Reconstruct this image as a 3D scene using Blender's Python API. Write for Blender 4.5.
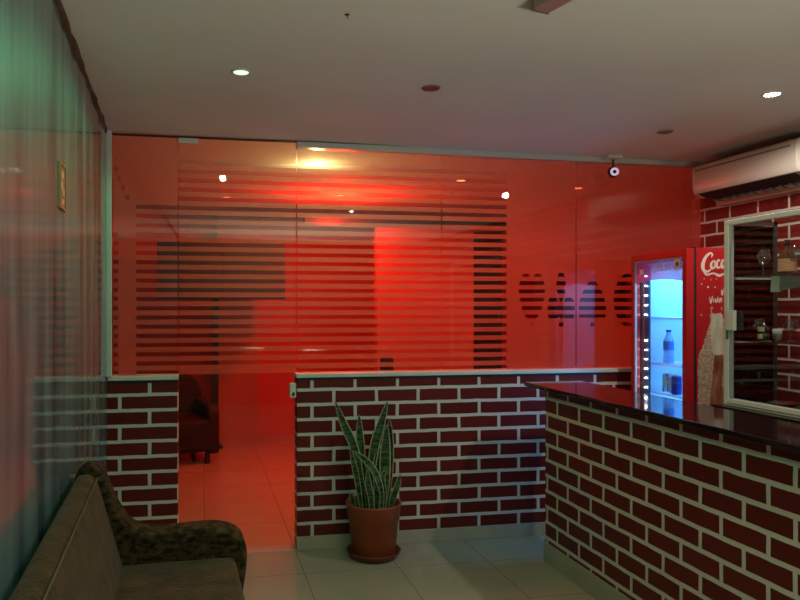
import bpy, math, random
from mathutils import Vector, Matrix
random.seed(7)
S = bpy.context.scene
COL = S.collection
PI = math.pi
for o in list(bpy.data.objects): bpy.data.objects.remove(o)

# ------------------------------------------------------------------ camera
YAW = math.radians(10.62)
cam_d = bpy.data.cameras.new('camera'); cam = bpy.data.objects.new('camera', cam_d); COL.objects.link(cam)
cam.location = (0, 0, 1.55); cam.rotation_euler = (PI/2, 0, -YAW)
cam_d.sensor_width = 36; cam_d.lens = 36*720/800
cam_d.shift_x = 65/800; cam_d.shift_y = 6/800
cam_d.clip_start = .05
S.camera = cam

# ------------------------------------------------------------------ world, light, exposure
W = bpy.data.worlds.new('world'); S.world = W; W.use_nodes = True
W.node_tree.nodes['Background'].inputs[0].default_value = (.01, .01, .012, 1)
W.node_tree.nodes['Background'].inputs[1].default_value = .3
S.view_settings.view_transform = 'Standard'; S.view_settings.look = 'None'
S.view_settings.gamma = 1; S.view_settings.use_curve_mapping = False
S.view_settings.exposure = 0.0

def lamp(name, kind, loc, power, color, size=.05, rot=(0,0,0), spot=None, blend=.5, sy=None):
    d = bpy.data.lights.new(name, kind); d.energy = power; d.color = color
    if kind == 'AREA':
        d.size = size
        if sy: d.shape = 'RECTANGLE'; d.size_y = sy
    else: d.shadow_soft_size = size
    if kind == 'SPOT': d.spot_size = math.radians(spot); d.spot_blend = blend
    o = bpy.data.objects.new(name, d); COL.objects.link(o); o.location = loc; o.rotation_euler = rot
    return o

LIT = {  # lit ceiling spots: position, beam power, colour
 'green': ((.181, 3.253), 21, (.22, 1.0, .42)),
 'white': ((2.708, 3.021), 44, (1.0, .93, .86)),
}
lamp('spot_beam_green', 'SPOT', (.181, 3.253, 2.580), LIT['green'][1], LIT['green'][2], .025, spot=172, blend=.25)
lamp('spot_beam_white', 'SPOT', (2.708, 3.021, 2.545), LIT['white'][1], LIT['white'][2], .025, spot=172, blend=.25)
# two more lit ceiling spots over the seating side, and two unseen uplights added to brighten the ceiling
lamp('spot_beam_near_left', 'SPOT', (.163, 1.05, 2.585), 10, (.70, 1.0, .60), .03, spot=130, blend=.9)
lamp('spot_beam_near_middle', 'SPOT', (1.62, 1.45, 2.57), 18, (1.0, .97, .70), .03, spot=130, blend=.9)
lamp('fill_uplight_left', 'AREA', (.75, -1.4, .92), 62, (.97, 1.0, .72), .24, rot=(PI, 0, 0))
lamp('fill_uplight_right', 'AREA', (1.55, -.7, .92), 92, (1.0, .96, .76), .24, rot=(PI, 0, 0))
# red room behind the glass
lamp('red_beam_a', 'POINT', (1.29, 6.6, 2.32), 72, (1.0, .018, .006), .03)
lamp('red_beam_b', 'SPOT', (2.1, 5.6, 2.56), 70, (1.0, .025, .010), .05, spot=165, blend=.6)
lamp('red_beam_c', 'SPOT', (3.2, 5.7, 2.55), 34, (1.0, .025, .010), .05, spot=165, blend=.6)
lamp('red_beam_d', 'SPOT', (.25, 7.0, 2.55), 24, (1.0, .05, .012), .05, spot=165, blend=.6)
lamp('warm_beam', 'POINT', (.841, 5.20, 2.50), 11, (1.0, .80, .28), .03)
# refrigerator cabin light (cool LED)
lamp('fridge_glow', 'AREA', (3.10, 4.05, 1.81), 8, (.09, .42, 1.0), .30, rot=(0, 0, 0), sy=.38)
lamp('fridge_glow_low', 'AREA', (3.12, 4.05, .60), 6, (.09, .42, 1.0), .30, rot=(PI, 0, 0), sy=.38)

# ------------------------------------------------------------------ materials
def M(name, col=(.8,.8,.8), rough=.5, metal=0., spec=.5, emis=None, es=0., trans=0., coat=0., ior=1.45, alpha=1.):
    m = bpy.data.materials.new(name); m.use_nodes = True
    b = m.node_tree.nodes['Principled BSDF']
    b.inputs['Base Color'].default_value = (*col, 1); b.inputs['Roughness'].default_value = rough
    b.inputs['Metallic'].default_value = metal; b.inputs['Specular IOR Level'].default_value = spec
    b.inputs['Transmission Weight'].default_value = trans; b.inputs['Coat Weight'].default_value = coat
    b.inputs['IOR'].default_value = ior
    if emis: b.inputs['Emission Color'].default_value = (*emis, 1); b.inputs['Emission Strength'].default_value = es
    return m
def nd(m, t, **kw):
    n = m.node_tree.nodes.new(t)
    for k, v in kw.items(): setattr(n, k, v)
    return n
def lk(m, a, b): m.node_tree.links.new(a, b)
def bsdf(m): return m.node_tree.nodes['Principled BSDF']
def mth(m, op, a, b=None):
    n = nd(m, 'ShaderNodeMath', operation=op)
    for i, v in enumerate((a, b)):
        if v is None: continue
        if isinstance(v, (int, float)): n.inputs[i].default_value = v
        else: lk(m, v, n.inputs[i])
    return n.outputs[0]

def noisy(m, c1, c2, scale=5, stretch=(1,1,1), bump=0., bscale=None, detail=4, lo=.3, hi=.7):
    g = nd(m, 'ShaderNodeNewGeometry'); mp = nd(m, 'ShaderNodeMapping'); mp.inputs['Scale'].default_value = stretch
    lk(m, g.outputs['Position'], mp.inputs[0])
    n = nd(m, 'ShaderNodeTexNoise'); n.inputs['Scale'].default_value = scale; n.inputs['Detail'].default_value = detail
    lk(m, mp.outputs[0], n.inputs['Vector'])
    r = nd(m, 'ShaderNodeValToRGB'); r.color_ramp.elements[0].position = lo; r.color_ramp.elements[1].position = hi
    r.color_ramp.elements[0].color = (*c1, 1); r.color_ramp.elements[1].color = (*c2, 1)
    lk(m, n.outputs['Fac'], r.inputs[0]); lk(m, r.outputs[0], bsdf(m).inputs['Base Color'])
    if bump:
        n2 = nd(m, 'ShaderNodeTexNoise'); n2.inputs['Scale'].default_value = bscale or scale*4; lk(m, mp.outputs[0], n2.inputs['Vector'])
        b = nd(m, 'ShaderNodeBump'); b.inputs['Strength'].default_value = bump; b.inputs['Distance'].default_value = .01
        lk(m, n2.outputs['Fac'], b.inputs['Height']); lk(m, b.outputs[0], bsdf(m).inputs['Normal'])
    return m

def brick_mat(name, axis, h0, z0, w, rh, brick=(.125,.0095,.007), mort=(.58,.57,.51), ms=.0113):
    """painted brick pattern: a joint of the row above height z0 falls at h0"""
    m = M(name, rough=.42, spec=.4)
    g = nd(m, 'ShaderNodeNewGeometry'); s = nd(m, 'ShaderNodeSeparateXYZ'); lk(m, g.outputs['Position'], s.inputs[0])
    wob = nd(m, 'ShaderNodeTexNoise'); wob.inputs['Scale'].default_value = 9; lk(m, g.outputs['Position'], wob.inputs['Vector'])
    wv = mth(m, 'MULTIPLY', mth(m, 'SUBTRACT', wob.outputs['Fac'], .5), .008)
    cx = mth(m, 'ADD', mth(m, 'ADD', s.outputs[axis], -h0 + w*40.5), wv); cy = mth(m, 'ADD', mth(m, 'ADD', s.outputs[2], -z0 + rh*20), wv)
    c = nd(m, 'ShaderNodeCombineXYZ'); lk(m, cx, c.inputs[0]); lk(m, cy, c.inputs[1])
    b = nd(m, 'ShaderNodeTexBrick'); b.offset = .5; b.offset_frequency = 2; b.squash = 1
    b.inputs['Scale'].default_value = 1; b.inputs['Mortar Size'].default_value = ms; b.inputs['Mortar Smooth'].default_value = .15
    b.inputs['Brick Width'].default_value = w; b.inputs['Row Height'].default_value = rh; b.inputs['Bias'].default_value = 0
    b.inputs['Color1'].default_value = (*brick, 1); b.inputs['Color2'].default_value = (*[v*.78 for v in brick], 1)
    b.inputs['Mortar'].default_value = (*mort, 1); lk(m, c.outputs[0], b.inputs['Vector'])
    lk(m, b.outputs['Color'], bsdf(m).inputs['Base Color'])
    n = nd(m, 'ShaderNodeTexNoise'); n.inputs['Scale'].default_value = 60; lk(m, g.outputs['Position'], n.inputs['Vector'])
    hh = mth(m, 'ADD', mth(m, 'MULTIPLY', b.outputs['Fac'], -1), mth(m, 'MULTIPLY', n.outputs['Fac'], .35))
    bp = nd(m, 'ShaderNodeBump'); bp.inputs['Strength'].default_value = .5; bp.inputs['Distance'].default_value = .002
    lk(m, hh, bp.inputs['Height']); lk(m, bp.outputs[0], bsdf(m).inputs['Normal'])
    return m

def tile_mat(name, x0, y0, w, col):
    m = M(name, rough=.16, spec=.5)
    g = nd(m, 'ShaderNodeNewGeometry'); s = nd(m, 'ShaderNodeSeparateXYZ'); lk(m, g.outputs['Position'], s.inputs[0])
    c = nd(m, 'ShaderNodeCombineXYZ'); lk(m, mth(m, 'ADD', s.outputs[0], -x0 + w*20), c.inputs[0]); lk(m, mth(m, 'ADD', s.outputs[1], -y0 + w*20), c.inputs[1])
    b = nd(m, 'ShaderNodeTexBrick'); b.offset = 0; b.squash = 1; b.inputs['Scale'].default_value = 1
    b.inputs['Mortar Size'].default_value = .0022; b.inputs['Mortar Smooth'].default_value = .1
    b.inputs['Brick Width'].default_value = w; b.inputs['Row Height'].default_value = w
    b.inputs['Color1'].default_value = (*col, 1); b.inputs['Color2'].default_value = (*[v*.93 for v in col], 1)
    b.inputs['Mortar'].default_value = (*[v*.35 for v in col], 1); lk(m, c.outputs[0], b.inputs['Vector'])
    n = nd(m, 'ShaderNodeTexNoise'); n.inputs['Scale'].default_value = 3; n.inputs['Detail'].default_value = 5; lk(m, g.outputs['Position'], n.inputs['Vector'])
    mx = nd(m, 'ShaderNodeMix', data_type='RGBA', blend_type='MULTIPLY'); mx.inputs[0].default_value = .25
    lk(m, b.outputs['Color'], mx.inputs[6]); lk(m, n.outputs['Fac'], mx.inputs[7]); lk(m, mx.outputs[2], bsdf(m).inputs['Base Color'])
    return m

def glass_mat(name, tint=(1,1,1), refl=1.0, rough=0.0):
    m = bpy.data.materials.new(name); m.use_nodes = True; nt = m.node_tree; nt.nodes.clear()
    out = nd(m, 'ShaderNodeOutputMaterial'); mix = nd(m, 'ShaderNodeMixShader'); t = nd(m, 'ShaderNodeBsdfTransparent'); gl = nd(m, 'ShaderNodeBsdfAnisotropic')
    gl.inputs['Roughness'].default_value = rough; t.inputs[0].default_value = (*tint, 1)
    g = nd(m, 'ShaderNodeNewGeometry'); vm = nd(m, 'ShaderNodeVectorMath', operation='DOT_PRODUCT'); lk(m, g.outputs['Incoming'], vm.inputs[0]); lk(m, g.outputs['Normal'], vm.inputs[1])
    a = mth(m, 'ABSOLUTE', vm.outputs['Value']); p = mth(m, 'POWER', mth(m, 'SUBTRACT', 1, a), 5)
    f = mth(m, 'MULTIPLY', mth(m, 'ADD', mth(m, 'MULTIPLY', p, .95), .045), refl)
    lk(m, f, mix.inputs[0]); lk(m, t.outputs[0], mix.inputs[1]); lk(m, gl.outputs[0], mix.inputs[2]); lk(m, mix.outputs[0], out.inputs[0])
    return m

def film_mat(name):
    m = bpy.data.materials.new(name); m.use_nodes = True; nt = m.node_tree; nt.nodes.clear()
    out = nd(m, 'ShaderNodeOutputMaterial'); mix = nd(m, 'ShaderNodeMixShader'); t = nd(m, 'ShaderNodeBsdfTransparent')
    d = nd(m, 'ShaderNodeBsdfDiffuse'); tr = nd(m, 'ShaderNodeBsdfTranslucent'); mx2 = nd(m, 'ShaderNodeMixShader'); mx2.inputs[0].default_value = .55
    d.inputs[0].default_value = (.07,.055,.045,1); tr.inputs[0].default_value = (.82,.62,.56,1)
    lk(m, d.outputs[0], mx2.inputs[1]); lk(m, tr.outputs[0], mx2.inputs[2])
    mix.inputs[0].default_value = .60
    lk(m, t.outputs[0], mix.inputs[1]); lk(m, mx2.outputs[0], mix.inputs[2]); lk(m, mix.outputs[0], out.inputs[0])
    return m

ceil_m = noisy(M('ceiling_paint', rough=.8, spec=.2), (.60,.58,.55), (.64,.62,.59), 1.5, bump=.05, bscale=30)
plain_m = noisy(M('white_wall_paint', rough=.7, spec=.2), (.55,.53,.5), (.6,.58,.55), 2)
white_m = M('white_powder_metal', (.62,.64,.60), .35)
alu_m = noisy(M('aluminium', rough=.35, metal=.3), (.52,.55,.52), (.58,.61,.58), 3)
wtrim_m = noisy(M('white_trim', rough=.5), (.50,.56,.53), (.60,.64,.62), 8, (1,1,.2))
black_m = M('black_rubber', (.012,.012,.012), .6)
dark_m = noisy(M('dark_plaster_gap', rough=.9), (.012,.010,.008), (.10,.07,.045), 14)
gyp_m = tile_mat('cream_porcelain_tiles', .595, 4.13, .562, (.40,.37,.27))
gyp2_m = tile_mat('cream_tiles_far_red_light', .595, 5.14, .562, (.55,.36,.24))  # same cream tile, with the back room's red glow tinted in
skirt_m = noisy(M('cream_skirting_tile', rough=.25), (.36,.34,.26), (.41,.39,.30), 5)
br_main = brick_mat('painted_brick_partition', 0, .984, 1.016, .2815, .0945)
br_left = brick_mat('painted_brick_partition_left', 0, -.303, 1.008, .352, .0945)
br_cnt = brick_mat('painted_brick_counter', 1, 3.803, .992, .2465, .094)
br_right = brick_mat('painted_brick_side_wall', 1, 4.409, 2.231, .248, .0915, brick=(.12,.012,.009), mort=(.50,.46,.43), ms=.008)
glass_m = glass_mat('clear_glass', (.96,.97,.96), .65)
cglass_m = glass_mat('cabinet_glass', (.93,.95,.93))
smoke_m = glass_mat('smoked_glass', (.09,.075,.075), .45)
film_m = film_mat('frosted_vinyl')  # white film with the red light behind it tinted into its colour
granite_m = noisy(M('black_granite', rough=.07, spec=.6), (.006,.005,.006), (.028,.020,.020), 160, lo=.5, hi=.75)
bark_m = M('dark_wood', (.02,.014,.012), .4)

# left wall: grey lacquer under a wavy clear coat
redlit_m = noisy(M('wall_paint_red_light', rough=.6), (.42,.075,.045), (.48,.09,.055), 2)  # pale back-room walls with the red light put into their colour
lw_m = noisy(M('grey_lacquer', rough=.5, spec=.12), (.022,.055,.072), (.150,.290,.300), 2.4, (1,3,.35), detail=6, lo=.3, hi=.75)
b = bsdf(lw_m); b.inputs['Coat Weight'].default_value = .75; b.inputs['Coat Roughness'].default_value = .035; b.inputs['Coat IOR'].default_value = 1.45
g = nd(lw_m, 'ShaderNodeNewGeometry'); mp = nd(lw_m, 'ShaderNodeMapping'); mp.inputs['Scale'].default_value = (1, 1.8, 1.0); lk(lw_m, g.outputs['Position'], mp.inputs[0])
n1 = nd(lw_m, 'ShaderNodeTexNoise'); n1.inputs['Scale'].default_value = 5; n1.inputs['Detail'].default_value = 3; lk(lw_m, mp.outputs[0], n1.inputs['Vector'])
bp = nd(lw_m, 'ShaderNodeBump'); bp.inputs['Strength'].default_value = .5; bp.inputs['Distance'].default_value = .004
lk(lw_m, n1.outputs['Fac'], bp.inputs['Height']); lk(lw_m, bp.outputs[0], b.inputs['Coat Normal'])

# ------------------------------------------------------------------ mesh helpers
class MB:
    def __init__(s): s.v = []; s.f = []; s.mi = []; s.cur = 0
    def add(s, vs, fs):
        n = len(s.v); s.v += [tuple(v) for v in vs]; s.f += [tuple(i+n for i in f) for f in fs]; s.mi += [s.cur]*len(fs); return s
    def box(s, x0, x1, y0, y1, z0, z1):
        return s.add([(x0,y0,z0),(x1,y0,z0),(x1,y1,z0),(x0,y1,z0),(x0,y0,z1),(x1,y0,z1),(x1,y1,z1),(x0,y1,z1)],
              [(0,3,2,1),(4,5,6,7),(0,1,5,4),(1,2,6,5),(2,3,7,6),(3,0,4,7)])
    def quad(s, a, b, c, d): return s.add([a,b,c,d], [(0,1,2,3)])
    def lathe(s, prof, n=32, c=(0,0,0), closed=False):
        vs = []; fs = []; m = len(prof)
        for i in range(n):
            a = 2*PI*i/n
            for r, z in prof: vs.append((c[0]+r*math.cos(a), c[1]+r*math.sin(a), c[2]+z))
        for i in range(n):
            j = (i+1) % n
            for k in range(m-1 if not closed else m):
                k2 = (k+1) % m
                fs.append((i*m+k, j*m+k, j*m+k2, i*m+k2))
        return s.add(vs, fs)
    def tube(s, pts, r, n=8, cap=True):
        pts = [Vector(p) for p in pts]; vs = []; fs = []
        for i, p in enumerate(pts):
            t = (pts[min(i+1,len(pts)-1)]-pts[max(i-1,0)]).normalized()
            up = Vector((0,0,1)) if abs(t.z) < .9 else Vector((0,1,0))
            a = t.cross(up).normalized(); bb = t.cross(a)
            rr = r[i] if isinstance(r, (list,tuple)) else r
            for k in range(n):
                an = 2*PI*k/n; vs.append(p + a*rr*math.cos(an) + bb*rr*math.sin(an))
        for i in range(len(pts)-1):
            for k in range(n):
                k2 = (k+1) % n; fs.append((i*n+k, i*n+k2, (i+1)*n+k2, (i+1)*n+k))
        if cap: fs.append(tuple(range(n))[::-1]); fs.append(tuple((len(pts)-1)*n+k for k in range(n)))
        return s.add(vs, fs)
    def prism(s, poly, axis, a, b):
        """poly: 2D outline; extruded along axis from a to b"""
        def P(u, v, w): return {'x': (w,u,v), 'y': (u,w,v), 'z': (u,v,w)}[axis]
        n = len(poly); vs = [P(u,v,a) for u,v in poly] + [P(u,v,b) for u,v in poly]
        fs = [tuple(range(n))[::-1], tuple(range(n,2*n))] + [(i,(i+1)%n,(i+1)%n+n,i+n) for i in range(n)]
        return s.add(vs, fs)
    def build(s, name, mat, parent=None, bevel=0, smooth=False, seg=3, sub=0, recalc=True):
        me = bpy.data.meshes.new(name); me.from_pydata(s.v, [], s.f); me.update()
        mats = mat if isinstance(mat, (list,tuple)) else [mat]
        for m in mats: me.materials.append(m)
        if len(mats) > 1:
            for p, i in zip(me.polygons, s.mi): p.material_index = i
        if recalc:
            import bmesh
            bm = bmesh.new(); bm.from_mesh(me); bmesh.ops.recalc_face_normals(bm, faces=bm.faces); bm.to_mesh(me); bm.free()
        o = bpy.data.objects.new(name, me); COL.objects.link(o)
        if parent: o.parent = parent
        if bevel:
            md = o.modifiers.new('bevel', 'BEVEL'); md.width = bevel; md.segments = seg; md.limit_method = 'ANGLE'; md.angle_limit = .6
        if sub:
            md = o.modifiers.new('sub', 'SUBSURF'); md.levels = sub; md.render_levels = sub
        if smooth or bevel:
            for p in me.polygons: p.use_smooth = True
            if bevel and not sub:
                md = o.modifiers.new('wn', 'WEIGHTED_NORMAL'); md.keep_sharp = True
        return o
def tag(o, label=None, cat=None, group=None, kind=None):
    if label: o['label'] = label
    if cat: o['category'] = cat
    if group: o['group'] = group
    if kind: o['kind'] = kind
    return o
def thing(name, label, cat, loc=(0,0,0), rz=0, group=None):
    o = bpy.data.objects.new(name, None); COL.objects.link(o); o.location = loc; o.rotation_euler = (0,0,rz); o.empty_display_size = .1
    return tag(o, label, cat, group)
def struct(o, label, cat): return tag(o, label, cat, kind='structure')
def cr(pts, n=8):
    """Catmull-Rom through points (any dimension)"""
    P = [pts[0]] + list(pts) + [pts[-1]]; out = []
    for i in range(1, len(P)-2):
        for k in range(n):
            t = k/n
            out.append(tuple(.5*((2*b)+(-a+c)*t+(2*a-5*b+4*c-d)*t*t+(-a+3*b-3*c+d)*t**3) for a,b,c,d in zip(P[i-1],P[i],P[i+1],P[i+2])))
    out.append(tuple(pts[-1])); return out

# ------------------------------------------------------------------ structure
XL, XR, YP, YB, YF = -.554, 3.516, 4.54, 8.60, -2.2
SL = -.0360   # left wall leans out of square by two degrees
def lwx(y): return XL + (YP-y)*.0360
def cz(x): return 2.611 - .0115*(x+.5)
m = MB().box(-1.2, 4.6, YF-.1, YP+.06, -.12, 0); struct(m.build('floor', gyp_m), 'glossy cream porcelain tile floor of the front room', 'floor')
m = MB().box(-1.2, 5.3, YP+.06, YB+.2, -.12, 0); struct(m.build('floor_back', gyp2_m), 'cream tile floor of the red-lit room behind the glass', 'floor')
m = MB().prism([(-1.2,cz(-1.2)),(5.3,cz(5.3)),(5.3,2.8),(-1.2,2.8)], 'y', YF-.1, YB+.2); struct(m.build('ceiling', ceil_m), 'off-white painted plaster ceiling', 'ceiling')
m = MB(); y0, y1 = YF, YP+.12
m.add([(lwx(y0)-.15,y0,0),(lwx(y0),y0,0),(lwx(y1),y1,0),(lwx(y1)-.15,y1,0)]+[(lwx(y0)-.15,y0,2.61),(lwx(y0),y0,2.61),(lwx(y1),y1,2.61),(lwx(y1)-.15,y1,2.61)],
      [(0,3,2,1),(4,5,6,7),(0,1,5,4),(1,2,6,5),(2,3,7,6),(3,0,4,7)])
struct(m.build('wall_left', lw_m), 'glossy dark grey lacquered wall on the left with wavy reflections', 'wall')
m = MB().box(XR, XR+.15, YF, YP+.12, 0, 2.62); struct(m.build('wall_right', [br_right]), 'maroon painted brick-pattern wall on the right', 'wall')
m = MB().box(-1.1, 4.5, YF-.1, YF, 0, 2.62); struct(m.build('wall_front', M('charcoal_wall_paint', (.07,.065,.06), .8, spec=.1)), 'plain wall behind the viewer', 'wall')
# half walls of the partition
for nm, x0, x1, bm_, lab in (('wall_partition_left', lwx(YP)-.01, -.133, br_left, 'narrow brick-pattern half wall left of the glass door'),
                        ('wall_partition', .606, XR, br_main, 'long brick-pattern half wall under the glass, right of the door')):
    struct(MB().box(x0, x1, YP, YP+.12, 0, 1.088).build(nm, bm_, bevel=.002), lab, 'wall')
struct(MB().box(XL+.003, -.131, YP-.014, YP+.134, 1.096, 1.122).build('trim_1', wtrim_m, bevel=.004), 'white sill cap on the narrow half wall at left', 'trim')
struct(MB().box(.600, XR-.002, YP-.014, YP+.134, 1.093, 1.118).build('trim_2', wtrim_m, bevel=.004), 'white sill cap along the long half wall', 'trim')
struct(MB().box(XL+.003, -.134, YP-.006, YP+.125, 1.080, 1.096).build('trim_3', black_m), 'black joint strip under the sill cap at left', 'trim')
struct(MB().box(.607, XR-.002, YP-.006, YP+.125, 1.078, 1.093).build('trim_4', black_m), 'black joint strip under the long sill cap', 'trim')
struct(MB().box(.603, XR-.01, YP-.013, YP-.0005, 0, .086).build('baseboard_partition', skirt_m, bevel=.002), 'cream tile skirting along the long half wall', 'baseboard')
struct(MB().box(XL+.02, -.134, YP-.013, YP-.0005, 0, .086).build('baseboard_partition_left', skirt_m, bevel=.002), 'cream tile skirting along the narrow half wall', 'baseboard')
struct(MB().box(-.133, .606, YP-.01, YP+.10, 0, .004).build('trim_5', M('threshold_stone', (.42,.36,.30), .25)), 'stone threshold under the glass door', 'trim')
# corner post at the left end of the partition
struct(MB().box(XL, XL+.030, YP-.035, YP-.002, 1.123, 2.608).build('trim_6', wtrim_m, bevel=.003), 'pale vertical corner strip between lacquered wall and glass', 'trim')
# aluminium header rail (from the door to the right wall)
m = MB().prism([(.606,2.556),(XR-.002,2.532),(XR-.002,cz(XR)-.001),(.606,cz(.606)-.001)], 'y', YP-.02, YP+.05)
struct(m.build('trim_7', alu_m, bevel=.002), 'pale aluminium header rail above the glass', 'trim')
struct(MB().box(.606, XR-.002, YP-.023, YP-.006, 2.590, 2.594).build('trim_8', black_m), 'thin dark line on the header rail', 'trim').hide_render = False
struct(MB().box(XL+.03, .606, YP-.006, YP+.03, 2.592, 2.597).build('trim_9', black_m), 'thin dark rail at the ceiling above the door', 'trim')
# ragged dark joint between lacquered wall and ceiling
m = MB(); ys = [YF + i*.09 for i in range(int((YP-YF)/.09)+1)]
prev = None
for y in ys:
    d = random.uniform(.02,.045); w = random.uniform(.006,.016)
    cur = [(lwx(y)+.0005,y,cz(lwx(y))-.002),(lwx(y)+w,y,cz(lwx(y))-.002),(lwx(y)+w,y,cz(lwx(y))-d),(lwx(y)+.0005,y,cz(lwx(y))-d*1.2)]
    if prev:
        n = len(m.v); m.v += prev+cur; m.f += [(n,n+1,n+5,n+4),(n+1,n+2,n+6,n+5),(n+2,n+3,n+7,n+6)]; m.mi += [0]*3
    prev = cur
struct(m.build('trim_10', dark_m), 'ragged dark joint where the lacquered wall meets the ceiling', 'trim')

# ------------------------------------------------------------------ glass and frosted film
GY0, GY1 = YP+.018, YP+.026
PIT, GAP, Z0 = .0567, .0265, 2.443
gaps = [(Z0-PIT*k-GAP/2, Z0-PIT*k+GAP/2) for k in range(24)]
FY = GY1+.0012
def rect(mb, x0, x1, z0, z1): mb.quad((x0,FY,z0),(x1,FY,z0),(x1,FY,z1),(x0,FY,z1))
def band_rows(z0, z1):
    """split a height range into film bands and clear gaps, top to bottom"""
    out = []; top = z1
    for lo, hi in gaps:
        if hi < z0 or lo > z1: continue
        if top > hi: out.append(('film', hi, top))
        out.append(('gap', lo, hi)); top = lo
    out.append(('film', z0, top)); return out
def pane(nm, x0, x1, z0, z1, lab, cat='glass panel'):
    o = MB().box(x0+.0025, x1-.0025, GY0, GY1, z0, z1).build(nm, glass_m); return struct(o, lab, cat)
w1 = pane('window_1', XL+.031, -.133, 1.123, 2.592, 'narrow frosted glass panel left of the glass door')
w2 = pane('window_2', .606, 1.577, 1.120, 2.552, 'striped frosted glass panel just right of the door')
w3 = pane('window_3', 1.577, 2.545, 1.120, 2.543, 'middle frosted glass panel with heart and club cut-outs')
w4 = pane('window_4', 2.545, XR-.004, 1.120, 2.535, 'frosted glass panel at right behind the drinks fridge')
d1 = pane('door_1', -.133, .606, .008, 2.588, 'frameless glass door with frosted stripes on its upper half', 'glass door')

# left panel: solid above, stripes to the right of a notch column
m = MB(); xa, xb, xs = XL+.033, -.1355, -.385
for kind, lo, hi in band_rows(1.123, 2.592):
    if kind == 'film': rect(m, xa, xb, lo, hi); continue
    z = (lo+hi)/2
    if z > 2.16:
        c = -.535 + (2.46-z)*.40
        if z > 2.47: rect(m, xa, xb, lo, hi)
        else:
            c = max(c, xa+.013); rect(m, xa, c-.011, lo, hi); rect(m, c+.011, xb, lo, hi)
    else:
        if z < 2.0: rect(m, xa, -.525, lo, hi); rect(m, -.492, xs, lo, hi)
        else: rect(m, xa, xs, lo, hi)
m.build('frosted_film', film_m, w1, recalc=False)
# door: stripes, clear below
m = MB()
for kind, lo, hi in band_rows(1.150, 2.588):
    if kind == 'film': rect(m, -.1295, .6025, lo, hi)
m.build('frosted_film', film_m, d1, recalc=False)
m = MB()
for kind, lo, hi in band_rows(1.121, 2.550):
    if kind == 'film': rect(m, .6095, 1.5735, lo, hi)
m.build('frosted_film', film_m, w2, recalc=False)

def heart(u, v):   # u,v in -1..1
    x = u*1.18; y = v*1.12+.12
    return (x*x+y*y-1)**3 - x*x*y**3 < 0
def club(u, v):
    if (u/.34)**2+((v-.48)/.52)**2 < 1: return True
    if abs(u) < 1 and ((abs(u)-.55)/.5)**2+((v+.32)/.44)**2 < 1: return True
    if abs(u) < .5 and -.55 < v < -.1: return True
    return abs(u) < .13+.1*max(0,(-.6-v)) and -1 < v < .4
def spade(u, v):
    if v > -.62 and heart(u, -(v*1.15+.05)): return True
    return abs(u) < .1+.3*max(0,(-.72-v)) and -1 < v < 0
def diamond(u, v): return abs(u)**1.9+abs(v)**1.9 < 1
suits = [(2.220,.100,1.590,.180,heart),(2.434,.104,1.592,.195,club),(2.668,.108,1.592,.195,spade),(2.938,.112,1.592,.185,diamond)]
def suit_film(x0, x1, xstripe, z1):
    m = MB()
    for kind, lo, hi in band_rows(1.121, z1):
        if kind == 'film': rect(m, x0, x1, lo, hi); continue
        n = 7
        for k in range(n):
            a, b_ = lo+(hi-lo)*k/n, lo+(hi-lo)*(k+1)/n; z = (a+b_)/2
            cuts = []
            if xstripe: cuts.append((x0, xstripe))
            for cx, hw, czz, hh, fn in suits:
                if cx+hw < x0 or cx-hw > x1 or abs(z-czz) > hh: continue
                inside = [fn(-1+2*i/80, (z-czz)/hh) for i in range(81)]
                i = 0
                while i < 81:
                    if inside[i]:
                        j = i
                        while j+1 < 81 and inside[j+1]: j += 1
                        cuts.append((cx-hw+2*hw*i/80, cx-hw+2*hw*j/80)); i = j+1
                    else: i += 1
            cur = x0
            for a0, a1 in sorted(cuts):
                a0 = max(a0, x0); a1 = min(a1, x1)
                if a0 > cur: rect(m, cur, a0, a, b_)
                cur = max(cur, a1)
            if cur < x1: rect(m, cur, x1, a, b_)
    return m
suit_film(1.5805, 2.5415, 2.035, 2.541).build('frosted_film', film_m, w3, recalc=False)
suit_film(2.5485, XR-.008, None, 2.533).build('frosted_film', film_m, w4, recalc=False)
# door hardware
m = MB().box(-.130, -.010, GY0-.012, GY1+.012, 2.558, 2.590); m.build('top_patch', white_m, d1, bevel=.002)
m = MB().box(.560, .603, GY0-.014, GY1+.014, .965, 1.060); lk_ = m.build('lock_case', white_m, d1, bevel=.007)
MB().lathe([(0,0),(.008,0),(.008,.004),(0,.004)], 16).build('keyhole', black_m, lk_).matrix_basis = Matrix.Translation((.583, GY0-.0142, .990)) @ Matrix.Rotation(PI/2,4,'X') @ Matrix.Scale(1.6,4,(0,1,0))
MB().box(-.130, -.03, GY0-.012, GY1+.012, .006, .045).build('bottom_patch', white_m, d1, bevel=.002)

# ------------------------------------------------------------------ red room behind the glass
dred_m = noisy(M('deep_red_paint', rough=.6), (.55,.035,.025), (.60,.045,.03), 2)
struct(MB().box(-1.1, 5.2, YB, YB+.1, 0, 2.66).build('wall_back', dred_m), 'deep red far wall of the room behind the glass', 'wall')
struct(MB().box(-1.15, -1.05, YP+.13, YB, 0, 2.66).build('wall_back_left', bark_m), 'side wall of the room behind the glass', 'wall')
struct(MB().box(5.15, 5.25, YP+.13, YB, 0, 2.66).build('wall_back_right', redlit_m), 'far right side wall of the room behind the glass', 'wall')
struct(MB().box(3.67, 5.2, YP+.02, YP+.12, 0, 2.66).build('wall_back_front', redlit_m), 'short return wall beside the glass in the back room', 'wall')
t = thing('wardrobe', 'tall black wardrobe in the back room behind the club cut-out', 'wardrobe', (4.765, 8.03, 0))
MB().box(-.37,.37,0,.55,.06,2.2).build('body', bark_m, t, bevel=.005)
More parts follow.
